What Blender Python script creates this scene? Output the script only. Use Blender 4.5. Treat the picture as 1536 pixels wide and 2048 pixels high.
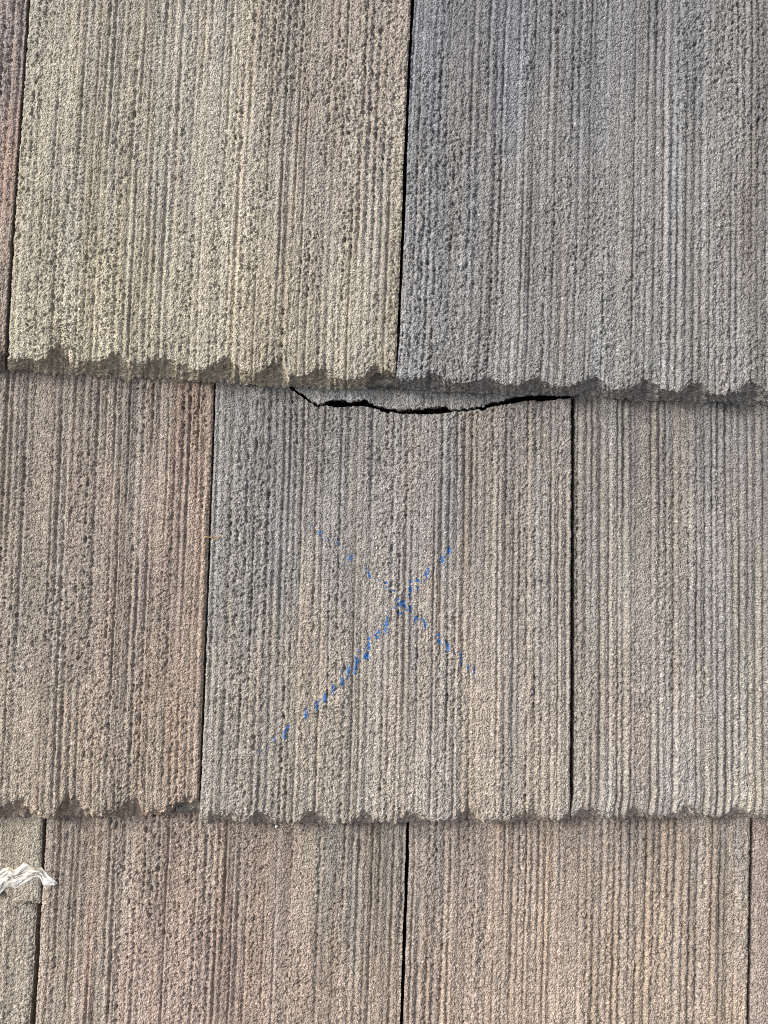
import bpy, math
import numpy as np
from mathutils import Matrix, Vector

for o in list(bpy.data.objects):
    bpy.data.objects.remove(o, do_unlink=True)
SC = bpy.context.scene
COL = SC.collection

# ------------------------------------------------------------------ camera, sky, sun, exposure
PITCH = math.radians(24)
ROOF_M = Matrix.Translation((0, 0, 3.0)) @ Matrix.Rotation(PITCH, 4, 'X')
F, CX, CY, D = 1540.0, 768.0, 1024.0, 630.0      # focal length / centre in photo pixels, distance in mm

cam_d = bpy.data.cameras.new('camera')
cam = bpy.data.objects.new('camera', cam_d)
COL.objects.link(cam)
cam.matrix_world = ROOF_M @ Matrix.Translation((0, 0, D / 1000.0))
cam_d.sensor_fit = 'VERTICAL'
cam_d.sensor_height = 24.0
cam_d.lens = 24.0 * F / 2048.0
cam_d.clip_start = 0.02
cam_d.clip_end = 200.0
SC.camera = cam

SUN_LOCAL = Vector((-0.66, 0.42, 0.60)).normalized()     # up-slope and left of the picture
sun_dir = (ROOF_M.to_3x3() @ SUN_LOCAL).normalized()
elev = math.asin(sun_dir.z)
rot = math.atan2(sun_dir.x, sun_dir.y)

world = bpy.data.worlds.new('World')
SC.world = world
world.use_nodes = True
wn = world.node_tree.nodes
wl = world.node_tree.links
bg = wn['Background']
sky = wn.new('ShaderNodeTexSky')
sky.sky_type = 'NISHITA'
sky.sun_disc = False
sky.sun_elevation = elev
sky.sun_rotation = rot
sky.air_density = 1.0
sky.dust_density = 9.0
sky.ozone_density = 0.6
cloud = wn.new('ShaderNodeHueSaturation')      # thin white cloud over the whole sky
cloud.inputs['Saturation'].default_value = 0.4
wl.new(sky.outputs[0], cloud.inputs['Color'])
wl.new(cloud.outputs[0], bg.inputs[0])
bg.inputs[1].default_value = 0.15

sun_d = bpy.data.lights.new('sun', 'SUN')
sun_d.energy = 1.5
sun_d.angle = math.radians(15)
sun_d.color = (1.0, 0.965, 0.89)
sun = bpy.data.objects.new('sun', sun_d)
COL.objects.link(sun)
sun.location = (0, 0, 8)
sun.rotation_euler = sun_dir.to_track_quat('Z', 'Y').to_euler()

SC.view_settings.view_transform = 'Standard'
SC.view_settings.look = 'None'
SC.view_settings.exposure = 0.4
SC.view_settings.gamma = 1.0
SC.view_settings.use_curve_mapping = False
SC.cycles.use_denoising = False
SC.cycles.pixel_filter_type = 'BLACKMAN_HARRIS'
SC.cycles.filter_width = 1.1
SC.cycles.max_bounces = 4
SC.cycles.diffuse_bounces = 3

# ------------------------------------------------------------------ helpers
def lin(c):
    c = np.asarray(c, float) / 255.0
    return np.where(c <= 0.04045, c / 12.92, ((c + 0.055) / 1.055) ** 2.4)

def soften(c, k=0.6):
    c = np.asarray(c, float); m = c @ np.array([0.3, 0.59, 0.11])
    return lin(m + (c - m) * k)

def band(rng, ny, nx, sy, sx):
    """smooth random field, unit deviation; sy, sx = gaussian sizes in samples"""
    n = rng.standard_normal((ny, nx))
    fy = np.fft.fftfreq(ny)[:, None]
    fx = np.fft.rfftfreq(nx)[None, :]
    g = np.exp(-2 * (np.pi ** 2) * ((fy * sy) ** 2 + (fx * sx) ** 2))
    r = np.fft.irfft2(np.fft.rfft2(n) * g, s=(ny, nx))
    r -= r.mean()
    return r / (r.std() + 1e-9)

def smooth(t):
    t = np.clip(t, 0, 1)
    return t * t * (3 - 2 * t)

def grains(rng, ny, nx, cell):
    """rounded grains packed side by side, 0..1 high; cell in samples"""
    my, mx = int(ny / cell) + 3, int(nx / cell) + 3
    px = rng.random((my, mx)); py = rng.random((my, mx))
    rad = 0.55 + 0.5 * rng.random((my, mx)); hh = 0.25 + 0.75 * rng.random((my, mx))
    Y, X = np.mgrid[0:ny, 0:nx] / cell
    iy, ix = Y.astype(int) + 1, X.astype(int) + 1
    out = np.zeros((ny, nx))
    for dy in (-1, 0, 1):
        for dx in (-1, 0, 1):
            a, b = iy + dy, ix + dx
            d2 = (Y - (a - 1 + py[a, b])) ** 2 + (X - (b - 1 + px[a, b])) ** 2
            out = np.maximum(out, hh[a, b] * np.sqrt(np.clip(1 - d2 / rad[a, b] ** 2, 0, 1)))
    return out

def interp(pts, x):
    p = np.asarray(pts, float)
    return np.interp(x, p[:, 0], p[:, 1])

def unproject(x, y, w):
    """photo pixel + height above the roof's reference plane (mm) -> roof coordinates (mm)"""
    k = (D - w) / F
    return np.stack([(x - CX) * k, -(y - CY) * k, w + 0 * x], -1)

def quads(r, c, off=0):
    i = np.arange(r * c).reshape(r, c) + off
    return np.stack([i[:-1, :-1], i[1:, :-1], i[1:, 1:], i[:-1, 1:]], -1).reshape(-1, 4)

def make_mesh(name, v, f, cols=None, smooth_faces=True):
    me = bpy.data.meshes.new(name)
    v = np.asarray(v, np.float32); f = np.asarray(f, np.int32)
    me.vertices.add(len(v)); me.vertices.foreach_set('co', v.ravel())
    me.loops.add(f.size); me.loops.foreach_set('vertex_index', f.ravel())
    me.polygons.add(len(f))
    me.polygons.foreach_set('loop_start', np.arange(len(f), dtype=np.int32) * 4)
    me.polygons.foreach_set('use_smooth', np.full(len(f), smooth_faces))
    me.update(calc_edges=True)
    me.validate()
    if cols is not None:
        ca = me.color_attributes.new('pigment', 'FLOAT_COLOR', 'POINT')
        c4 = np.ones((len(v), 4), np.float32); c4[:, :3] = cols
        ca.data.foreach_set('color', c4.ravel())
    return me

def link(name, me, mat, parent, centre_mm, label=None):
    o = bpy.data.objects.new(name, me)
    COL.objects.link(o)
    if mat: me.materials.append(mat)
    o.parent = parent
    o.location = Vector(centre_mm) / 1000.0
    if label: o['label'] = label
    return o

# ------------------------------------------------------------------ materials
def new_mat(name):
    m = bpy.data.materials.new(name); m.use_nodes = True
    nt = m.node_tree
    return m, nt, nt.nodes, nt.links, nt.nodes['Principled BSDF']

def mth(nt, op, a, b=None, clamp=False):
    n = nt.nodes.new('ShaderNodeMath'); n.operation = op; n.use_clamp = clamp
    for i, x in enumerate((a, b)):
        if x is None: continue
        if isinstance(x, (int, float)): n.inputs[i].default_value = x
        else: nt.links.new(x, n.inputs[i])
    return n.outputs[0]

def ramp(nt, fac, stops):
    n = nt.nodes.new('ShaderNodeValToRGB')
    e = n.color_ramp.elements
    while len(e) < len(stops): e.new(0.5)
    for el, (p, v) in zip(e, stops):
        el.position = p
        el.color = (v, v, v, 1) if isinstance(v, (int, float)) else (*v, 1)
    nt.links.new(fac, n.inputs[0])
    return n.outputs[0]

def concrete_material():
    m, nt, N, L, P = new_mat('combed_concrete')
    geo = N.new('ShaderNodeNewGeometry')
    att = N.new('ShaderNodeAttribute'); att.attribute_name = 'pigment'
    # single sand grains: mostly the tile's own colour, some pale, some dark
    vor = N.new('ShaderNodeTexVoronoi'); vor.inputs['Scale'].default_value = 680
    L.new(geo.outputs['Position'], vor.inputs['Vector'])
    sep = N.new('ShaderNodeSeparateColor'); L.new(vor.outputs['Color'], sep.inputs[0])
    g1 = ramp(nt, sep.outputs[0], [(0.0, 0.45), (0.10, 0.70), (0.3, 0.92), (0.72, 1.06), (0.92, 1.22), (0.988, 1.4), (1.0, 1.9)])
    no = N.new('ShaderNodeTexNoise'); no.inputs['Scale'].default_value = 900; no.inputs['Detail'].default_value = 2
    L.new(geo.outputs['Position'], no.inputs['Vector'])
    g2 = ramp(nt, no.outputs[0], [(0.30, 0.84), (0.5, 1.0), (0.7, 1.15)])
    no2 = N.new('ShaderNodeTexNoise'); no2.inputs['Scale'].default_value = 120; no2.inputs['Detail'].default_value = 4
    L.new(geo.outputs['Position'], no2.inputs['Vector'])
    g3 = ramp(nt, no2.outputs[0], [(0.28, 0.86), (0.5, 1.0), (0.72, 1.1)])
    k = mth(nt, 'MULTIPLY', mth(nt, 'MULTIPLY', g1, g2), g3)
    vm = N.new('ShaderNodeVectorMath'); vm.operation = 'SCALE'
    L.new(att.outputs['Color'], vm.inputs[0]); L.new(k, vm.inputs['Scale'])
    L.new(vm.outputs[0], P.inputs['Base Color'])
    P.inputs['Roughness'].default_value = 0.9
    P.inputs['Specular IOR Level'].default_value = 0.25
    v2 = N.new('ShaderNodeTexVoronoi'); v2.inputs['Scale'].default_value = 720
    L.new(geo.outputs['Position'], v2.inputs['Vector'])
    h = mth(nt, 'ADD', mth(nt, 'MULTIPLY', v2.outputs['Distance'], -1.0), mth(nt, 'MULTIPLY', no.outputs[0], 0.8))
    b = N.new('ShaderNodeBump'); b.inputs['Strength'].default_value = 0.85; b.inputs['Distance'].default_value = 0.0019
    L.new(h, b.inputs['Height']); L.new(b.outputs[0], P.inputs['Normal'])
    return m

def plain(name, rgb, rough=0.9, bump_scale=None, vary=0.25, bump_d=0.0005):
    m, nt, N, L, P = new_mat(name)
    geo = N.new('ShaderNodeNewGeometry')
    no = N.new('ShaderNodeTexNoise'); no.inputs['Scale'].default_value = bump_scale or 300; no.inputs['Detail'].default_value = 4
    L.new(geo.outputs['Position'], no.inputs['Vector'])
    k = ramp(nt, no.outputs[0], [(0.3, 1 - vary), (0.7, 1 + vary)])
    rgbn = N.new('ShaderNodeRGB'); rgbn.outputs[0].default_value = (*rgb, 1)
    vm = N.new('ShaderNodeVectorMath'); vm.operation = 'SCALE'
    L.new(rgbn.outputs[0], vm.inputs[0]); L.new(k, vm.inputs['Scale'])
    L.new(vm.outputs[0], P.inputs['Base Color'])
    P.inputs['Roughness'].default_value = rough
    b = N.new('ShaderNodeBump'); b.inputs['Strength'].default_value = 0.5; b.inputs['Distance'].default_value = bump_d
    L.new(no.outputs[0], b.inputs['Height']); L.new(b.outputs[0], P.inputs['Normal'])
    return m

M_CONC = concrete_material()
M_FELT = plain('black_roofing_felt', (0.018, 0.018, 0.02))
M_WOOD = plain('batten_timber', (0.10, 0.075, 0.05), bump_scale=90)
M_BLUE = plain('blue_crayon', tuple(lin((32, 86, 150))), 0.7, 900, 0.4, 0.0003)
M_STRAW = plain('dry_straw', tuple(lin((178, 150, 100))), 0.7, 400)
M_CHIP = plain('white_stone', (0.78, 0.77, 0.74), 0.6, 500, 0.1)

# ------------------------------------------------------------------ the roof
roof = bpy.data.objects.new('tile_roof', None)
COL.objects.link(roof)
roof.matrix_world = ROOF_M
roof.empty_display_size = 0.1
roof['label'] = 'pitched roof of combed grey and tan concrete tiles in overlapping rows'
roof['category'] = 'roof'
roof['kind'] = 'thing'

THICK = 22.0
STEP = 1.62          # photo pixels between neighbouring vertices

def samples(lo, hi, vis_lo, vis_hi, fine, coarse=11.0):
    out = []; x = lo
    while x < hi - 0.3 * fine:
        out.append(x)
        x += fine if vis_lo - coarse <= x <= vis_hi else coarse
    out.append(hi)
    return np.array(out)

STORE = {}

def build_tile(name, left, right, top, T, L, plane, colours, seed, label=None, fine=STEP, rough=1.0,
               groove=1.0, parent=roof, thick=THICK, Y0=None, Y1=None, warp0=200.0, warp1=100.0, dark=1.0, store=None):
    """left/right: [(y, x)] side edges; top/T/L: [(x, y)] head contour, upper and lower contour of the butt;
    plane: (y, w, y, w) height of the tile's face; colours: [(x, y, (r, g, b))] pigment"""
    rng = np.random.default_rng(seed)
    ta = np.asarray(top, float); Ta = np.asarray(T, float)
    Y0 = float(np.median(ta[:, 1])) if Y0 is None else Y0
    Y1 = float(np.median(Ta[:, 1])) if Y1 is None else Y1
    xl1, xr1 = interp(left, Y1), interp(right, Y1)
    W = xr1 - xl1
    vis = (-40, 1576, -30, 2078)
    xs = samples(xl1, xr1, vis[0], vis[1], fine)
    ys = samples(Y0, Y1, max(vis[2], Y0), vis[3], fine)
    a = (xs - xl1) / W
    # --- relief on an even grid of STEP pixels
    ny, nx = int((Y1 - Y0) / fine) + 2, int(W / fine) + 2
    s = 1.8 / fine
    H = np.zeros((ny, nx))
    rib = np.zeros(nx)
    gx = np.arange(nx) * fine
    R = 0.9 * band(rng, ny, nx, 42 * s, 5 * s) + 0.75 * band(rng, ny, nx, 60 * s, 22 * s)
    R = smooth(0.45 + 0.36 * R)
    x = rng.uniform(4, 12)
    run, fine_run = 0, True
    Gm = np.zeros((ny, nx))
    while x < W:
        if run <= 0:
            fine_run = rng.random() < 0.72
            run = rng.integers(4, 10) if fine_run else rng.integers(1, 4)
        run -= 1
        wdt = rng.uniform(1.9, 3.5)
        dep = rng.uniform(0.55, 1.15) * (1.65 if fine_run else 1.2)
        if rng.random() < 0.15: dep *= 0.4
        mod = 0.85 + 0.33 * band(rng, ny, 1, rng.uniform(25, 110) * s, 0)[:, 0] + 0.12 * band(rng, ny, 1, 2.5 * s, 0)[:, 0]
        mod = np.clip(mod, 0.15, 1.5)
        off = band(rng, ny, 1, 16 * s, 0)[:, 0] * 0.3 + band(rng, ny, 1, 2.5 * s, 0)[:, 0] * 0.2
        lo, hi = max(0, int((x - 16) / fine)), min(nx, int((x + 16) / fine) + 1)
        d = (gx[None, lo:hi] - x - off[:, None]) / wdt
        e2 = np.exp(-d * d)
        mm = groove * dep * mod[:, None] * (1 - 0.25 * R[:, lo:hi])
        # a comb groove with a thrown-up lip on its right
        H[:, lo:hi] -= mm * e2
        H[:, lo:hi] += mm * 0.4 * np.exp(-((d - 2.1) ** 2) / 1.4)
        Gm[:, lo:hi] = np.maximum(Gm[:, lo:hi], e2 * mod[:, None])
        x += rng.uniform(12, 18) if fine_run else rng.uniform(19, 34)
    H += groove * 0.28 * band(rng, ny, nx, 90 * s, 4 * s)
    H += 0.5 * band(rng, ny, nx, 120 * s, 45 * s)
    g1 = grains(rng, ny, nx, 2.5 * s); g2 = grains(rng, ny, nx, 4.2 * s); g3 = grains(rng, ny, nx, 8.0 * s)
    H += rough * ((0.48 + 0.62 * R) * (g1 - 0.5) + 1.0 * R * (g2 - 0.45) + 0.4 * R * R * (g3 - 0.5))
    H += rough * 0.10 * band(rng, ny, nx, 0.8 * s, 0.8 * s)
    pit = np.clip(band(rng, ny, nx, 0.85 * s, 0.95 * s) - 0.9, 0, 1.0)
    pit2 = np.clip(band(rng, ny, nx, 1.25 * s, 0.8 * s) - 0.65, 0, 1.2)
    H -= rough * ((0.6 + 1.0 * R) * pit + (0.35 + 1.3 * R) * (0.2 + 1.0 * Gm) * pit2)
    # --- vertices of the face
    jx = np.clip(((xs - xl1) / fine).round().astype(int), 0, nx - 1)
    jy = np.clip(((ys - Y0) / fine).round().astype(int), 0, ny - 1)
    h = H[np.ix_(jy, jx)]
    Yg = ys[:, None]
    xl0, xr0 = interp(left, Y0), interp(right, Y0)
    Cx = interp(top, xl0 + a * (xr0 - xl0)); Tx = sum(interp(T, xs + k) * g for k, g in ((-9, .08), (-6, .12), (-3, .19), (0, .22), (3, .19), (6, .12), (9, .08)))
    fj = 0.75 * band(rng, 1, len(xs), 0, 2.2 * s)[0] + 1.0 * band(rng, 1, len(xs), 0, 0.9 * s)[0]
    Tx = Tx + fj * (fine < 5); Cx = Cx + 0.6 * fj[::-1] * (fine < 5)
    S1 = smooth((Yg - (Y1 - warp1)) / warp1)
    S0 = 1 - smooth((Yg - Y0) / warp0)
    y = Yg + (Tx - Y1)[None, :] * S1 + (Cx - Y0)[None, :] * S0
    el = 0.35 * band(rng, len(ys), 1, 4 * s, 0)[:, 0] + 0.22 * band(rng, len(ys), 1, 1 * s, 0)[:, 0]
    er = 0.35 * band(rng, len(ys), 1, 4 * s, 0)[:, 0] + 0.22 * band(rng, len(ys), 1, 1 * s, 0)[:, 0]
    XL = interp(left, y) + el[:, None]; XR = interp(right, y) + er[:, None]
    x = XL + a[None, :] * (XR - XL)
    ya, wa, yb, wb = plane
    inv = lambda yy: 1 / (D - wa) + (1 / (D - wb) - 1 / (D - wa)) * (yy - ya) / (yb - ya)
    w0 = D - 1 / inv(y)
    P0 = unproject(x, y, w0)
    e = np.minimum(a, 1 - a)[None, :] * W
    hh = h - 1.0 * np.exp(-(e / 2.4) ** 2) - 0.9 * np.exp(-((Tx[None, :] - y) / 4.0) ** 2)
    P0[..., 2] += hh
    # --- butt
    NB = 26 if fine < 5 else 4
    q = np.linspace(0, 1, NB + 1)[1:, None]
    Lx = interp(L, xs) + (1.3 * band(rng, 1, len(xs), 0, 5 * s)[0] + 1.1 * band(rng, 1, len(xs), 0, 1.2 * s)[0]) * (fine < 5)
    ws = P0[-1, :, 2]
    nz = 0.75 * band(rng, NB, len(xs), 1.3, 1.3 * s) + 0.7 * (grains(rng, NB, len(xs), 3.0) - 0.5) * 2
    nz *= 1.0 * np.minimum(1, 6 * (1 - q) + 0.25) * (fine < 5)
    yB = Tx[None, :] + (Lx - Tx)[None, :] * (q * 0.9 + 0.1 * q * q)
    wB = ws[None, :] - thick * q ** 0.92
    PB = unproject(np.broadcast_to(x[-1], yB.shape), yB, wB)
    PB[..., 1] -= nz * 0.75; PB[..., 2] += nz * 0.65
    G = np.concatenate([P0, PB], 0)
    nr, nc = G.shape[:2]
    verts = [G.reshape(-1, 3)]; faces = [quads(nr, nc)]
    # --- pigment
    cp = np.array([[c[0], c[1]] for c in colours], float); cc = np.array([soften(c[2]) for c in colours])
    wx = 34 * band(rng, ny, nx, 110 * s, 3 * s)[np.ix_(jy, jx)] + 34 * band(rng, ny, nx, 40 * s, 14 * s)[np.ix_(jy, jx)]
    wy = 50 * band(rng, ny, nx, 60 * s, 8 * s)[np.ix_(jy, jx)]
    num = 0; den = 0
    for (px, py), c in zip(cp, cc):
        k = 1 / (((x + wx - px) / 1.0) ** 2 + ((y + wy - py) / 1.7) ** 2 + 55 ** 2) ** 1.6
        num = num + k[..., None] * c; den = den + k
    pig = num / den[..., None]
    # streaks along the comb and blotches of weathering
    tone = 1 + 0.05 * band(rng, ny, nx, 150 * s, 2.2 * s)[np.ix_(jy, jx)] + 0.045 * band(rng, ny, nx, 200 * s, 6 * s)[np.ix_(jy, jx)] + 0.045 * band(rng, ny, nx, 45 * s, 9 * s)[np.ix_(jy, jx)]
    hue = 0.012 * band(rng, ny, nx, 80 * s, 5 * s)[np.ix_(jy, jx)]
    pig = pig * np.clip(tone, 0.6, 1.4)[..., None] * np.stack([1 + hue, 1 + 0 * hue, 1 - 1.2 * hue], -1) * np.asarray(dark)
    core = pig[-1].mean(0) * np.array([1.0, 0.94, 0.88])
    pb = np.broadcast_to(pig[-1][None] * 0.52 + core * 0.90, PB.shape)
    cols = [np.concatenate([pig, pb], 0).reshape(-1, 3)]
    off = nr * nc
    # --- side walls, head wall
    def wall(edge, low, nseg, col, flip, push):
        nonlocal off
        n = len(edge)
        r = [edge]
        for k in range(1, nseg + 1):
            t = k / nseg
            p = edge.copy(); p[:, 2] = edge[:, 2] * (1 - t) + low * t
            jit = band(rng, n, 1, 1.2, 0)[:, 0] * 0.25
            p += push[None, :] * (jit + 0.5 * t)[:, None]
            r.append(p)
        g = np.stack(r, 0)
        f = quads(nseg + 1, n, off)
        if flip: f = f[:, ::-1]
        verts.append(g.reshape(-1, 3)); faces.append(f)
        cols.append(np.broadcast_to(col, (nseg + 1, n, 3)).reshape(-1, 3))
        off += (nseg + 1) * n
    lowl = np.minimum(np.concatenate([w0[:, 0], np.full(NB, w0[-1, 0])]) - thick, G[:, 0, 2] - 0.01)
    lowr = np.minimum(np.concatenate([w0[:, -1], np.full(NB, w0[-1, -1])]) - thick, G[:, -1, 2] - 0.01)
    mean = pig.reshape(-1, 3).mean(0) * 0.85
    wall(G[:, 0].copy(), lowl, 5, mean, True, np.array([1., 0, 0]))
    wall(G[:, -1].copy(), lowr, 5, mean, False, np.array([-1., 0, 0]))
    wall(G[0].copy(), w0[0] - thick, 5, mean, False, np.array([0, -1., 0]))
    V = np.concatenate(verts); Fc = np.concatenate(faces); Cc = np.concatenate(cols)
    c0 = np.array([*P0[..., :2].reshape(-1, 2).mean(0), float(w0.mean())])
    me = make_mesh(name, (V - c0) / 1000.0, Fc, Cc)
    o = link(name, me, M_CONC, parent, c0, label)
    if store: STORE[store] = dict(x=x, y=y, P=P0, a=a, ys=ys, left=left, right=right, obj=o, c0=c0)
    return o

def flat(pts, dy):
    return [(px, py + dy) for px, py in pts]

# ---- outlines read off the photograph -------------------------------------------------------
T_A = [(-760, 700), (-100, 712), (15, 715), (67, 718), (90, 715), (96, 703), (110, 690), (133, 692), (143, 713), (160, 723), (200, 722),
       (217, 710), (230, 703), (247, 710), (263, 723), (290, 730), (300, 722), (317, 713), (340, 715), (357, 727), (383, 733),
       (403, 743), (420, 735), (438, 724), (450, 715), (464, 715), (476, 734), (497, 746), (517, 749), (532, 736), (546, 722),
       (564, 721), (573, 733), (579, 750), (599, 752), (623, 747), (634, 737), (655, 736), (667, 750), (687, 758), (722, 759),
       (737, 750), (743, 733), (760, 731), (771, 744), (794, 746)]
L_A = [(-760, 728), (0, 740), (60, 742), (120, 753), (190, 750), (260, 760), (330, 757), (430, 767), (490, 768), (560, 773), (650, 778), (735, 776), (745, 764), (800, 762)]
T_B = [(792, 756), (820, 758), (841, 750), (858, 736), (876, 737), (888, 753), (908, 765), (937, 765), (955, 756), (970, 749),
       (990, 750), (1002, 768), (1028, 768), (1049, 765), (1061, 753), (1075, 744), (1090, 753), (1101, 771), (1145, 771),
       (1162, 757), (1174, 744), (1197, 741), (1208, 762), (1222, 779), (1259, 779), (1273, 765), (1287, 750), (1304, 751),
       (1316, 771), (1327, 779), (1364, 785), (1375, 765), (1390, 750), (1407, 757), (1421, 785), (1435, 792), (1472, 786),
       (1492, 754), (1509, 748), (1526, 765), (1545, 790), (1600, 792)]
_t = np.asarray(T_B, float); _b = np.interp(_t[:, 0], [792, 1600], [758, 788])
T_B = [(px, b + (py - b) * (0.62 if py < b else 0.9)) for (px, py), b in zip(T_B, _b)]
L_B = [(792, 777), (850, 780), (900, 785), (1000, 790), (1130, 791), (1250, 800), (1400, 803), (1536, 815), (1600, 818)]
T_C = [(-320, 1622), (0, 1623), (15, 1609), (26, 1598), (44, 1598), (62, 1607), (76, 1623), (88, 1633), (111, 1632), (117, 1614), (129, 1594),
       (147, 1588), (164, 1598), (176, 1612), (188, 1625), (214, 1629), (229, 1623), (246, 1609), (261, 1594), (278, 1595),
       (286, 1609), (289, 1620), (311, 1623), (337, 1622), (349, 1607), (369, 1600), (397, 1597)]
L_C = [(-320, 1634), (88, 1636), (200, 1634), (300, 1630), (340, 1626), (352, 1612), (400, 1606)]
T_D = [(397, 1634), (414, 1636), (427, 1625), (446, 1625), (461, 1627), (477, 1644), (496, 1641), (508, 1628), (521, 1622),
       (539, 1625), (549, 1639), (574, 1641), (592, 1647), (608, 1637), (617, 1620), (633, 1616), (646, 1628), (658, 1641),
       (686, 1647), (705, 1644), (717, 1630), (733, 1623), (746, 1630), (755, 1641), (786, 1644), (803, 1640), (816, 1627),
       (833, 1620), (847, 1627), (857, 1640), (877, 1641), (911, 1640), (921, 1627), (934, 1611), (948, 1619), (958, 1634),
       (968, 1641), (1023, 1639), (1035, 1632), (1055, 1624), (1067, 1617), (1077, 1624), (1087, 1637), (1107, 1638),
       (1124, 1637), (1134, 1630), (1141, 1627)]
L_D = [(397, 1640), (600, 1645), (800, 1642), (1141, 1638)]
T_E = [(1141, 1631), (1157, 1625), (1165, 1615), (1182, 1612), (1196, 1621), (1208, 1632), (1248, 1632), (1259, 1621),
       (1270, 1614), (1284, 1621), (1296, 1631), (1341, 1632), (1355, 1622), (1370, 1614), (1387, 1617), (1404, 1631),
       (1443, 1632), (1458, 1624), (1475, 1610), (1492, 1618), (1506, 1629), (1536, 1631), (1880, 1631)]
L_E = [(1141, 1635), (1300, 1634), (1536, 1634), (1880, 1634)]
CRACK_LOW = [(390, 705), (540, 712), (560, 742), (580, 778), (605, 794), (631, 813), (640, 815), (652, 811), (672, 816), (690, 814), (725, 812), (752, 819), (778, 827),
             (782, 824), (800, 828), (864, 829), (908, 823), (937, 822), (958, 818), (966, 821), (978, 815), (1022, 807), (1055, 801), (1087, 803), (1116, 798), (1150, 796)]
CRACK_UP = [(536, 700), (560, 736), (587, 777), (605, 787), (631, 807), (640, 807), (658, 800), (681, 799), (696, 802), (711, 802), (725, 796), (734, 798), (742, 807), (778, 818),
            (793, 819), (850, 816), (882, 811), (900, 814), (908, 819), (949, 814), (990, 803), (1037, 791), (1060, 786), (1090, 783), (1112, 786), (1150, 778)]

PL1 = (740, 1.5, -190, -22.0)       # top row: y, height, y, height
PL2 = (1638, 0.0, 770, -22.0)
PL3 = (2510, 0.0, 1638, -22.8)

GREY, TAN, PINK = (150, 146, 139), (176, 163, 140), (172, 142, 124)
# ---- top row
build_tile('roof_tile', [(-200, -700), (715, -745)], [(-200, 66), (0, 54), (400, 27), (600, 14), (720, 9)],
           [(-760, -190), (70, -190)], T_A[:2] + [(12, 705)], [(-760, 728), (12, 742)], PL1,
           [(30, 50, (160, 138, 132)), (20, 350, (172, 136, 122)), (5, 600, (170, 145, 130)), (-300, 300, (160, 145, 132))], 11,
           'pinkish brown roof tile cut off by the left edge of the top row', dark=(0.92, 0.96, 0.95))
build_tile('roof_tile', [(-200, 74), (0, 60), (400, 33), (600, 20), (720, 15)], [(-200, 833), (0, 822), (104, 817), (325, 807), (400, 805), (690, 793), (760, 792)],
           [(10, -190), (850, -190)], T_A[2:], L_A, PL1,
           [(110, 60, (172, 162, 143)), (400, 50, (165, 156, 140)), (700, 60, (168, 152, 138)), (740, 300, (172, 162, 148)),
            (520, 300, (174, 164, 146)), (600, 250, (174, 156, 142)), (250, 300, (168, 160, 142)), (80, 350, (172, 162, 140)),
            (200, 580, (184, 172, 142)), (450, 600, (182, 168, 142)), (650, 620, (180, 168, 146)), (780, 650, (170, 160, 138)), (90, 680, (182, 172, 144))], 12,
           'tan roof tile with a dark crumbly scalloped lower edge in the top row', rough=1.1, groove=0.85, dark=(0.905, 0.91, 0.91))
tile_b = build_tile('roof_tile', [(-200, 839), (0, 829), (110, 822), (325, 814), (400, 812), (690, 799), (760, 792)], [(-200, 1590), (800, 1592)],
           [(800, -190), (1600, -190)], T_B, L_B, PL1,
           [(850, 60, (138, 141, 148)), (1000, 100, (140, 142, 150)), (1250, 80, (142, 143, 147)), (1480, 60, (152, 150, 148)),
            (900, 350, (148, 148, 149)), (1150, 350, (150, 150, 150)), (1350, 350, (156, 154, 152)), (1510, 380, (158, 153, 147)),
            (850, 650, (156, 156, 156)), (1100, 620, (154, 152, 150)), (1300, 650, (156, 155, 152)), (1500, 650, (158, 154, 148))], 13,
           'cool blue-grey roof tile filling the right half of the top row', rough=1.15, dark=0.77)
# ---- middle row
build_tile('roof_tile', [(700, -280), (1640, -330)], [(700, 430), (770, 426.5), (1000, 418.5), (1300, 407), (1590, 396)],
           [(-340, 705), (440, 705)], T_C, L_C, PL2,
           [(60, 820, (146, 137, 128)), (200, 830, (152, 143, 132)), (380, 820, (164, 140, 124)), (60, 1100, (158, 148, 136)),
            (200, 1150, (160, 148, 138)), (290, 1120, (164, 144, 134)), (380, 1050, (174, 150, 134)), (370, 1300, (170, 150, 134)),
            (60, 1450, (164, 150, 134)), (200, 1500, (166, 150, 134)), (320, 1480, (178, 152, 134)), (100, 1580, (168, 154, 138)), (380, 1560, (172, 154, 138))], 21,
           'brown roof tile flushed pinkish orange beside the joint, left in the middle row', dark=(0.92, 0.895, 0.87))
cracked = build_tile('roof_tile', [(700, 434), (770, 431), (900, 427.5), (1000, 423), (1300, 413), (1550, 403), (1640, 397)],
           [(700, 1143.5), (900, 1143), (1550, 1140.5), (1640, 1140.5)],
           CRACK_LOW, T_D, L_D, PL2,
           [(480, 820, (140, 142, 140)), (600, 880, (142, 143, 140)), (800, 900, (138, 140, 138)), (1000, 860, (150, 143, 134)), (1110, 860, (146, 141, 134)),
            (480, 1080, (152, 152, 146)), (540, 1180, (146, 146, 140)), (700, 1100, (146, 146, 142)), (820, 1050, (146, 146, 143)), (880, 1100, (170, 156, 142)),
            (1050, 1080, (158, 150, 140)), (1120, 1150, (156, 148, 138)), (500, 1420, (160, 152, 140)), (620, 1350, (170, 158, 142)), (780, 1400, (166, 157, 144)), (840, 1250, (156, 151, 143)),
            (960, 1350, (172, 158, 142)), (1080, 1420, (164, 153, 140)), (460, 1590, (164, 157, 144)), (650, 1590, (172, 165, 150)), (850, 1580, (168, 160, 148)), (1080, 1570, (176, 164, 146))], 22,
           'cracked grey roof tile with a blue crayon cross, its upper edge broken away', dark=(0.925, 0.90, 0.895), Y0=790.0, store='cracked')
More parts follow.
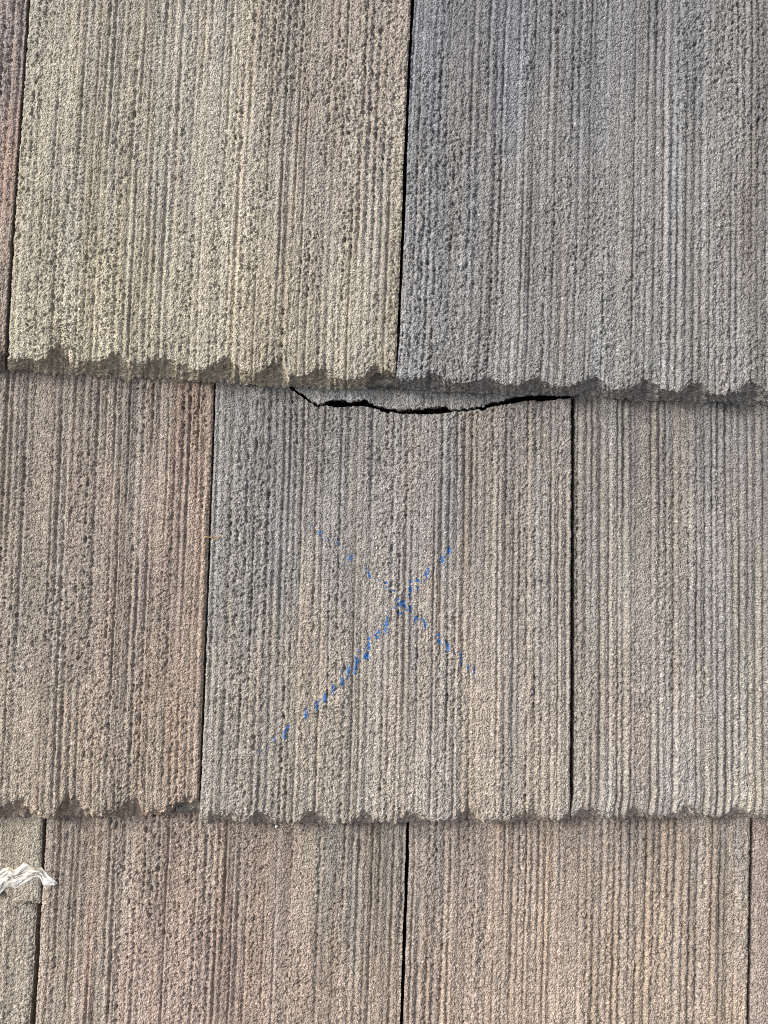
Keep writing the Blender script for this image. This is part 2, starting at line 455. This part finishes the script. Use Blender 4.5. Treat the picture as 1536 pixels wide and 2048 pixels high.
build_tile('roof_tile', [(700, 1152), (1200, 1151), (1590, 1149), (1632, 1143)], [(700, 1868), (1640, 1878)],
           [(1140, 705), (1890, 705)], T_E, L_E, PL2,
           [(1180, 850, (142, 138, 132)), (1330, 850, (142, 134, 126)), (1440, 840, (132, 134, 140)), (1520, 860, (146, 142, 138)),
            (1200, 1100, (156, 149, 140)), (1350, 1100, (154, 146, 138)), (1480, 1100, (150, 146, 142)), (1230, 1400, (162, 153, 143)), (1300, 1480, (168, 148, 138)),
            (1400, 1400, (164, 160, 154)), (1520, 1400, (166, 158, 148)), (1180, 1590, (166, 160, 150)), (1350, 1590, (164, 158, 152)), (1510, 1590, (178, 170, 158)), (1800, 1200, (156, 150, 142))], 23,
           'deeply ribbed taupe grey roof tile at the right end of the middle row', groove=1.3, rough=0.85, dark=(0.87, 0.865, 0.85))
build_tile('roof_tile_fragment', [(600, 536), (850, 536)], [(600, 1143), (850, 1143)],
           [(500, 655), (1200, 655)], CRACK_UP, [(px, float(np.interp(px, *zip(*CRACK_UP))) + (1.8 if px < 640 or px > 735 else 0.5) + 6.5 * math.exp(-((px - 928) / 30) ** 2) + 5 * math.exp(-((px - 646) / 9) ** 2) + 6 * math.exp(-((px - 1084) / 26) ** 2) + 2.5 * math.exp(-((px - 820) / 22) ** 2)) for px in range(536, 1151, 6)], (1638, -1.0, 770, -23.6),
           [(600, 780, (150, 151, 150)), (800, 780, (150, 150, 148)), (950, 790, (150, 147, 142))], 24,
           'broken-off upper piece of the cracked tile showing below the top row', rough=0.55, groove=0.5, Y1=790.0, warp1=120.0)
# ---- bottom row
build_tile('roof_tile', [(1560, -630), (1800, -650)], [(1560, 86), (1680, 83), (1760, 81), (1810, 80)],
           [(-680, 1575), (120, 1575)], [(-700, 1772), (-20, 1776), (2, 1778), (10, 1786), (20, 1796), (30, 1806), (50, 1804), (65, 1802), (84, 1804)],
           [(-700, 1776), (-20, 1780), (2, 1782), (10, 1790), (20, 1800), (30, 1809), (84, 1806)], PL3,
           [(30, 1660, (160, 146, 126)), (60, 1760, (178, 163, 141)), (-300, 1700, (160, 148, 131))], 31,
           'brown roof tile under the white sealant, snapped across at the left edge', rough=0.9, groove=0.6)
build_tile('roof_tile_fragment', [(1760, -660), (2520, -700)], [(1780, 73), (1840, 71), (1900, 69), (1990, 64), (2048, 59), (2520, 25)],
           [(-720, 1768), (-20, 1772), (10, 1786), (30, 1806), (84, 1806)], [(-720, 2505), (60, 2505)], [(-720, 2510), (60, 2510)], (2510, -2.0, 1790, -23.0),
           [(30, 1850, (170, 159, 140)), (30, 2000, (172, 161, 140)), (-300, 1900, (175, 165, 143))], 32,
           'lower piece of the snapped tan tile sitting slightly sunken in the corner', dark=(0.9, 0.88, 0.9), rough=0.85, groove=0.55, Y0=1796.0, warp0=80.0)
build_tile('roof_tile', [(1560, 94), (1680, 90.6), (1735, 87.5), (1775, 85), (1840, 81), (1900, 79), (1980, 74), (2048, 71), (2520, 46)],
           [(1560, 815), (1640, 813), (1750, 809.5), (2048, 799.5), (2520, 784)],
           [(40, 1575), (840, 1575)], [(30, 2505), (800, 2505)], [(30, 2510), (800, 2510)], PL3,
           [(130, 1680, (160, 146, 131)), (400, 1690, (160, 143, 128)), (700, 1690, (160, 148, 133)), (790, 1690, (156, 152, 141)), (160, 1850, (173, 156, 139)), (420, 1850, (178, 152, 135)),
            (600, 1820, (173, 152, 135)), (780, 1850, (173, 160, 143)), (130, 2010, (178, 163, 146)), (350, 2000, (178, 152, 135)), (560, 2000, (171, 152, 133)), (740, 2010, (180, 160, 141)), (400, 2300, (171, 154, 137))], 33,
           'reddish brown roof tile left of centre in the bottom row', dark=(0.86, 0.835, 0.83))
build_tile('roof_tile', [(1560, 822.5), (1640, 819.5), (1750, 817), (2048, 806.5), (2520, 791)],
           [(1560, 1500.5), (1640, 1500), (1800, 1497), (2048, 1493.5), (2520, 1486)],
           [(770, 1575), (1530, 1575)], [(770, 2505), (1500, 2505)], [(770, 2510), (1500, 2510)], PL3,
           [(850, 1690, (156, 150, 137)), (1000, 1690, (163, 150, 133)), (1250, 1690, (158, 147, 131)), (1470, 1690, (150, 148, 137)), (860, 1850, (171, 156, 137)), (1050, 1850, (182, 165, 141)),
            (1250, 1850, (175, 160, 137)), (1440, 1850, (180, 165, 139)), (1485, 1850, (171, 167, 156)), (880, 2010, (184, 165, 141)), (1150, 2010, (188, 169, 141)), (1400, 2010, (186, 167, 139)), (1100, 2300, (177, 160, 139))], 34,
           'light tan striped roof tile right of centre in the bottom row', groove=1.15, dark=(0.87, 0.82, 0.84))
build_tile('roof_tile', [(1560, 1510), (1640, 1508.5), (1800, 1506), (2048, 1501), (2520, 1492)], [(1560, 2240), (2520, 2230)],
           [(1480, 1575), (2260, 1575)], [(1480, 2505), (2260, 2505)], [(1480, 2510), (2260, 2510)], PL3,
           [(1520, 1690, (171, 143, 133)), (1525, 1850, (180, 150, 137)), (1525, 2000, (180, 156, 143)), (1900, 1900, (171, 152, 139))], 35,
           'pinkish roof tile showing as a narrow strip in the bottom right corner', rough=0.8, groove=0.6, dark=(0.80, 0.83, 0.82))

# ---- neighbours just outside the picture, so the roof goes on
def plain_tile(xl, xr, y0, y1, seed, rgb, plane):
    build_tile('roof_tile', [(y0 - 10, xl), (y1 + 10, xl - 20)], [(y0 - 10, xr), (y1 + 10, xr - 20)], [(xl - 40, y0), (xr + 40, y0)],
               [(xl - 40, y1), (xr + 40, y1)], [(xl - 40, y1 + 6), (xr + 40, y1 + 6)], plane, [(xl + 100, y0 + 200, rgb), (xr - 100, y1 - 200, GREY)],
               seed, fine=9.0, rough=0.5)
for i, (xl, xr, rgb) in enumerate([(-780, -50, TAN), (-42, 690, GREY), (698, 1430, PINK), (1438, 2170, TAN)]):
    plain_tile(xl, xr, -1030, -130, 60 + i, rgb, (-130, 1.5, -1000, -22.0))
plain_tile(1610, 2350, -190, 790, 70, TAN, PL1)
plain_tile(1886, 2610, 705, 1632, 71, PINK, PL2)
plain_tile(-1060, -340, 705, 1632, 72, GREY, PL2)
for i, (xl, xr, rgb) in enumerate([(-1100, -380, GREY), (-372, 350, TAN), (358, 1080, PINK), (1088, 1810, GREY)]):
    plain_tile(xl, xr, 2440, 3380, 80 + i, rgb, (3380, 0.0, 2508, -22.8))

# ---- interlocking lips that show where a corner of the neighbour is chipped away
def lip(x0, x1, y0, y1, w, tile_label, seed, rgb):
    rng = np.random.default_rng(seed)
    nx, ny = int((x1 - x0) / 2), int((y1 - y0) / 2)
    X, Y = np.meshgrid(np.linspace(x0, x1, nx), np.linspace(y0, y1, ny))
    h = 0.5 * band(rng, ny, nx, 1.2, 1.2) + 0.5 * grains(rng, ny, nx, 3)
    d = np.clip((y1 - Y) / 10, 0, 1)
    W = w + h - 9 * (1 - d) ** 2
    P = unproject(X, Y + 1.2 * band(rng, 1, nx, 0, 2)[0][None, :], W)
    B = P.copy(); B[..., 2] = w - 11
    n = nx * ny
    v = np.concatenate([P.reshape(-1, 3), B.reshape(-1, 3)])
    f = [quads(ny, nx), quads(ny, nx, n)[:, ::-1]]
    i = np.arange(n).reshape(ny, nx)
    for e in (i[0][::-1], i[-1], i[:, 0], i[:, -1][::-1]):
        f.append(np.stack([e[:-1], e[:-1] + n, e[1:] + n, e[1:]], -1))
    c0 = v.mean(0)
    return c0, make_mesh('interlocking_lip', (v - c0) / 1000, np.concatenate(f), np.broadcast_to(lin(rgb), (len(v), 3)))

def add_lip(tile, *args):
    c0, me = lip(*args)
    o = bpy.data.objects.new('interlocking_lip', me); COL.objects.link(o)
    me.materials.append(M_CONC)
    o.parent = tile
    o.location = Vector(c0) / 1000 - tile.location
add_lip(tile_b, 738, 800, 700, 776, -12.5, '', 41, (128, 124, 117))
add_lip(cracked, 352, 401, 1560, 1624, -12.5, '', 42, (146, 142, 134))

# ---- felt and battens under the tiles
def box_part(name, x0, x1, y0, y1, w0, w1, mat):
    v = np.array([(x, y, w) for w in (w0, w1) for y in (y0, y1) for x in (x0, x1)], float)
    f = np.array([(0, 2, 3, 1), (4, 5, 7, 6), (0, 1, 5, 4), (2, 6, 7, 3), (0, 4, 6, 2), (1, 3, 7, 5)])
    c0 = v.mean(0)
    return link(name, make_mesh(name, (v - c0) / 1000, f, None, False), mat, roof, c0)
box_part('roofing_felt', -620, 620, -760, 660, -90, -82, M_FELT)
for vv in (560, 190, -170, -535):
    box_part('roof_batten', -620, 620, vv - 20, vv + 20, -81.5, -52, M_WOOD)

# ------------------------------------------------------------------ blue crayon cross on the cracked tile
S = STORE['cracked']
def face_height(px, py):
    """roof coordinates on the cracked tile's relief at a photo pixel (bilinear)"""
    yj = np.interp(py, S['y'][:, S['y'].shape[1] // 2], np.arange(S['y'].shape[0]))
    xl, xr = interp(S['left'], py), interp(S['right'], py)
    xi = np.interp((px - xl) / (xr - xl), S['a'], np.arange(len(S['a'])))
    i, j = int(min(max(yj, 0), S['y'].shape[0] - 2)), int(min(max(xi, 0), len(S['a']) - 2))
    fy, fx = yj - i, xi - j
    P = S['P']
    return (P[i, j] * (1 - fx) + P[i, j + 1] * fx) * (1 - fy) + (P[i + 1, j] * (1 - fx) + P[i + 1, j + 1] * fx) * fy

DABS = [  # zoomed-picture centre, half width, half height, slant
    (375, 95, 8, 18, 0), (428, 145, 12, 26, 0), (477, 178, 7, 16, 0), (533, 195, 8, 24, 0), (610, 290, 13, 26, 0), (712, 350, 8, 22, .2), (733, 395, 11, 32, .1),
    (790, 430, 7, 22, 0), (838, 445, 10, 20, 0), (838, 478, 9, 14, 0), (880, 495, 12, 16, .3), (935, 572, 24, 24, -.4), (985, 605, 13, 22, 0), (925, 635, 15, 12, 0),
    (1020, 667, 14, 24, 0), (1075, 705, 10, 42, .15), (1160, 765, 10, 16, 0), (1160, 810, 11, 22, 0), (1214, 838, 11, 38, .2), (1255, 880, 7, 14, 0),
    (1297, 900, 9, 30, 0), (1298, 948, 9, 18, 0), (1340, 965, 8, 18, 0), (1380, 985, 7, 30, 0),
    (1220, 252, 14, 26, 0), (1178, 305, 12, 24, 0), (1090, 385, 11, 48, -.1), (1030, 428, 14, 15, 0), (985, 437, 13, 12, 0), (985, 485, 12, 26, 0), (1030, 485, 8, 18, 0), (975, 520, 8, 14, 0),
    (837, 690, 11, 44, -.05), (833, 748, 9, 20, 0), (790, 745, 11, 20, 0), (780, 782, 13, 12, 0), (731, 820, 11, 38, 0), (715, 897, 22, 28, -.3), (651, 945, 14, 48, -.1),
    (643, 995, 8, 22, 0), (602, 1000, 11, 38, -.1), (566, 1052, 13, 34, 0), (513, 1100, 11, 34, 0), (460, 1155, 11, 38, -.1), (410, 1205, 12, 36, -.1), (343, 1255, 11, 40, -.1),
    (228, 1345, 12, 38, -.5), (212, 1393, 13, 16, 0), (146, 1412, 10, 22, -.2), (100, 1462, 7, 20, 0), (58, 1480, 8, 20, 0)]
rng = np.random.default_rng(5)
for (ax, ay, bx, by), cnt in (((400, 1210, 930, 580), 18), ((930, 580, 1220, 250), 6), ((790, 440, 935, 575), 6), ((935, 575, 1380, 990), 8), ((430, 150, 760, 420), 8)):
    for _ in range(cnt):                     # powdery flecks caught between the main dabs
        t = rng.random()
        DABS.append((ax + (bx - ax) * t + rng.normal(0, 11), ay + (by - ay) * t + rng.normal(0, 13), rng.uniform(4.5, 7), rng.uniform(6, 15), 0))
mv, mf = [], []
for zx, zy, hw, hh, sl in DABS:
    cx, cy = 500 + zx / 3.072, 1020 + zy / 3.072
    k_ = 0.72 if (zy < 520 and zx < 900) or (zx < 160 and zy > 1000) else 0.98
    hw, hh = hw / 3.072 * k_, hh / 3.072 * 1.05 * k_
    nx, ny = max(6, int(hw * 2 / 0.6)), max(7, int(hh * 2 / 0.6))
    gx = np.linspace(-1, 1, nx); gy = np.linspace(-1, 1, ny)
    base = len(mv)
    pat = band(rng, ny, nx, 1.6, 1.1)
    keep = np.zeros((ny, nx), int)
    for j in range(ny):
        for i in range(nx):
            p = face_height(cx + gx[i] * hw + sl * gy[j] * hh, cy + gy[j] * hh).copy()
            p[2] += 0.16
            mv.append(p)
            keep[j, i] = gx[i] ** 2 + gy[j] ** 2 + 0.5 * pat[j, i] < 0.74
    for j in range(ny - 1):
        for i in range(nx - 1):
            if keep[j, i] + keep[j + 1, i] + keep[j, i + 1] + keep[j + 1, i + 1] >= 3:
                a = base + j * nx + i
                mf.append((a, a + nx, a + nx + 1, a + 1))
mv = np.array(mv); mf = np.array(mf)
used = np.unique(mf); remap = np.full(len(mv), -1); remap[used] = np.arange(len(used))
mv = mv[used]; mf = remap[mf]
c0 = mv.mean(0)
me = make_mesh('crayon_cross', (mv - c0) / 1000, mf)
o = bpy.data.objects.new('crayon_cross', me); COL.objects.link(o); me.materials.append(M_BLUE)
o.parent = S['obj']; o.location = Vector(c0 - S['c0']) / 1000
o['label'] = 'large broken blue crayon cross drawn over the ribs of the cracked tile'

# ------------------------------------------------------------------ loose things on the roof
def surf3(y):          # face of the bottom row at photo height y
    inv = 1 / (D - PL3[1]) + (1 / (D - PL3[3]) - 1 / (D - PL3[1])) * (y - PL3[0]) / (PL3[2] - PL3[0])
    return D - 1 / inv

def top_level(name, me, mat, c0, label, cat):
    o = bpy.data.objects.new(name, me); COL.objects.link(o); me.materials.append(mat)
    o.matrix_world = ROOF_M @ Matrix.Translation(Vector(c0) / 1000)
    o['label'] = label; o['category'] = cat
    return o

def sealant_material():
    m, nt, N, L, P = new_mat('dried_white_sealant')
    att = N.new('ShaderNodeAttribute'); att.attribute_name = 'pigment'
    geo = N.new('ShaderNodeNewGeometry')
    no = N.new('ShaderNodeTexNoise'); no.inputs['Scale'].default_value = 450; no.inputs['Detail'].default_value = 3
    L.new(geo.outputs['Position'], no.inputs['Vector'])
    k = ramp(nt, no.outputs[0], [(0.3, 0.85), (0.7, 1.08)])
    vm = N.new('ShaderNodeVectorMath'); vm.operation = 'SCALE'
    L.new(att.outputs['Color'], vm.inputs[0]); L.new(k, vm.inputs['Scale'])
    L.new(vm.outputs[0], P.inputs['Base Color'])
    P.inputs['Roughness'].default_value = 0.55
    b = N.new('ShaderNodeBump'); b.inputs['Strength'].default_value = 0.3; b.inputs['Distance'].default_value = 0.0003
    L.new(no.outputs[0], b.inputs['Height']); L.new(b.outputs[0], P.inputs['Normal'])
    return m

rng = np.random.default_rng(9)
z = lambda pts: [(px / 9.6, 1680 + py / 9.6) for px, py in pts]
top_e = z([(-620, 760), (-420, 700), (-200, 680), (0, 592), (70, 540), (160, 515), (220, 545), (270, 572), (350, 520), (430, 460), (500, 440), (560, 470), (640, 520), (710, 537),
           (800, 515), (840, 570), (900, 620), (960, 680), (1030, 730), (1090, 800), (1100, 830)])
bot_e = z([(-620, 900), (-420, 1040), (-200, 1120), (0, 1050), (60, 980), (120, 920), (200, 890), (290, 935), (370, 890), (480, 840), (560, 790), (640, 740), (720, 722), (775, 745),
           (808, 820), (830, 870), (920, 885), (1040, 872), (1100, 850)])
nt_, ns_ = 190, 60
xs = np.linspace(-620 / 9.6, 1100 / 9.6, nt_)
te, be = interp(top_e, xs), interp(bot_e, xs)
sv = np.linspace(0, 1, ns_)[:, None]
Yp = te[None, :] * (1 - sv) + be[None, :] * sv
Xp = np.broadcast_to(xs[None, :], Yp.shape) + 0.5 * band(rng, ns_, nt_, 6, 6)
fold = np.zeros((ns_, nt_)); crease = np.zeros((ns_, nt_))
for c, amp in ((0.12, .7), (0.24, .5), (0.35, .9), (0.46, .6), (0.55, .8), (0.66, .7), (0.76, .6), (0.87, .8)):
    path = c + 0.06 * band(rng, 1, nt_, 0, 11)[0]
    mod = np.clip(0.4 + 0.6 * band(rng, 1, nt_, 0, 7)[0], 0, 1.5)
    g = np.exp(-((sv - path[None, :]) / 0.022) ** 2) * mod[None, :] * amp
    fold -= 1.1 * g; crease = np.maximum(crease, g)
prof = np.clip(np.sin(np.pi * np.clip(sv, 0, 1)), 0, 1) ** 0.45
endt = smooth((1100 / 9.6 - xs) / 6)[None, :]
hgt = (prof * (1.7 + 0.5 * band(rng, ns_, nt_, 5, 6) + 0.3 * band(rng, ns_, nt_, 2, 3)) + 0.8 * fold * prof) * (0.25 + 0.75 * endt)
W = surf3(Yp) + 0.35 + np.maximum(hgt, 0.0)
Pt = unproject(Xp, Yp, W); Pb = unproject(Xp, Yp, surf3(Yp) - 0.4)
n = nt_ * ns_
v = np.concatenate([Pt.reshape(-1, 3), Pb.reshape(-1, 3)])
f = [quads(ns_, nt_), quads(ns_, nt_, n)[:, ::-1]]
ii = np.arange(n).reshape(ns_, nt_)
for e in (ii[0][::-1], ii[-1], ii[:, 0], ii[:, -1][::-1]):
    f.append(np.stack([e[:-1], e[:-1] + n, e[1:] + n, e[1:]], -1))
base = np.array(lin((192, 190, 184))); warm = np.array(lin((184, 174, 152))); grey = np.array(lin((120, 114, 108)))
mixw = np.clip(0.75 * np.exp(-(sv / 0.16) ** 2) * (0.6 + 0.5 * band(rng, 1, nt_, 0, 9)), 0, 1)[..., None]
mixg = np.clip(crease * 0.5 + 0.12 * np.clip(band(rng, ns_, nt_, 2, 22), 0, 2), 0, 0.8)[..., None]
white = smooth((xs - 80) / 10)[None, :, None]
pc = base * (1 - mixw) + warm * mixw
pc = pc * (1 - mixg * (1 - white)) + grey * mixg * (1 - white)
pc = pc * (1 - 0.5 * white) + np.array(lin((215, 218, 220))) * 0.5 * white
cc = np.concatenate([pc.reshape(-1, 3), pc.reshape(-1, 3)])
c0 = v.mean(0)
top_level('sealant_strip', make_mesh('sealant_strip', (v - c0) / 1000, np.concatenate(f), cc), sealant_material(), c0,
          'dried wrinkled white sealant strip stuck across the joint at the lower left edge', 'sealant')

# dry grass strand across the joint left of the cracked tile
def tube(paths, rad):
    vs, fs = [], []
    for path in paths:
        pts = np.array([unproject(np.float64(px), np.float64(py), w) for px, py, w in path])
        t = np.linspace(0, len(pts) - 1, 14)
        pts = np.stack([np.interp(t, np.arange(len(pts)), pts[:, k]) for k in range(3)], -1)
        b0 = len(vs)
        for k, p in enumerate(pts):
            tg = pts[min(k + 1, 13)] - pts[max(k - 1, 0)]; tg /= np.linalg.norm(tg)
            u = np.cross(tg, (0, 0, 1)); u /= np.linalg.norm(u) + 1e-9; w_ = np.cross(u, tg)
            r = rad * (1 - 0.5 * k / 13)
            for s_ in range(6):
                an = s_ * math.pi / 3
                vs.append(p + r * (math.cos(an) * u + math.sin(an) * w_))
        for k in range(13):
            for s_ in range(6):
                a0 = b0 + k * 6 + s_; a1 = b0 + k * 6 + (s_ + 1) % 6
                fs.append((a0, a1, a1 + 6, a0 + 6))
    return np.array(vs), np.array(fs)
def surf2(y):
    return -22.0 + 22.0 * (y - 770) / 868
wst = surf2(1075) + 1.3
v, f = tube([[(410, 1073.5, wst), (418, 1074.5, wst + .4), (430, 1074.5, wst), (446, 1071, wst)], [(427, 1079.5, wst - .3), (432, 1077.5, wst + .3), (437, 1073.5, wst + .2)]], 0.42)
c0 = v.mean(0)
top_level('grass_strand', make_mesh('grass_strand', (v - c0) / 1000, f), M_STRAW, c0,
          'tiny dry straw-coloured grass strand bridging the joint left of the crossed tile', 'grass')

# white stone chip lying below the scalloped edge of the cracked tile
rng = np.random.default_rng(3)
th = np.linspace(0, 2 * np.pi, 11)[:-1]
vs = []
for ring, (rr, ww) in enumerate([(0.55, 1.5), (1.0, 0.8), (0.85, -0.2)]):
    for t in th:
        r = rr * (1 + 0.35 * math.cos(3 * t + 0.6)) * 3.2 * rng.uniform(0.9, 1.1)
        vs.append(unproject(np.float64(553 + r * math.cos(t)), np.float64(1653 + r * math.sin(t)), surf3(1653) + 0.6 + ww))
vs.append(np.mean(vs[:10], 0) + (0, 0, 0.3))
fs = []
for k in range(2):
    for i in range(10):
        fs.append((k * 10 + i, k * 10 + (i + 1) % 10, (k + 1) * 10 + (i + 1) % 10, (k + 1) * 10 + i)[::-1])
for i in range(0, 10, 2):
    fs.append((30, (i + 2) % 10, (i + 1) % 10, i))
v = np.array(vs); c0 = v.mean(0)
top_level('stone_chip', make_mesh('stone_chip', (v - c0) / 1000, np.array(fs), None, False), M_CHIP, c0,
          'tiny white stone chip lying just below the scalloped edge of the crossed tile', 'stone')
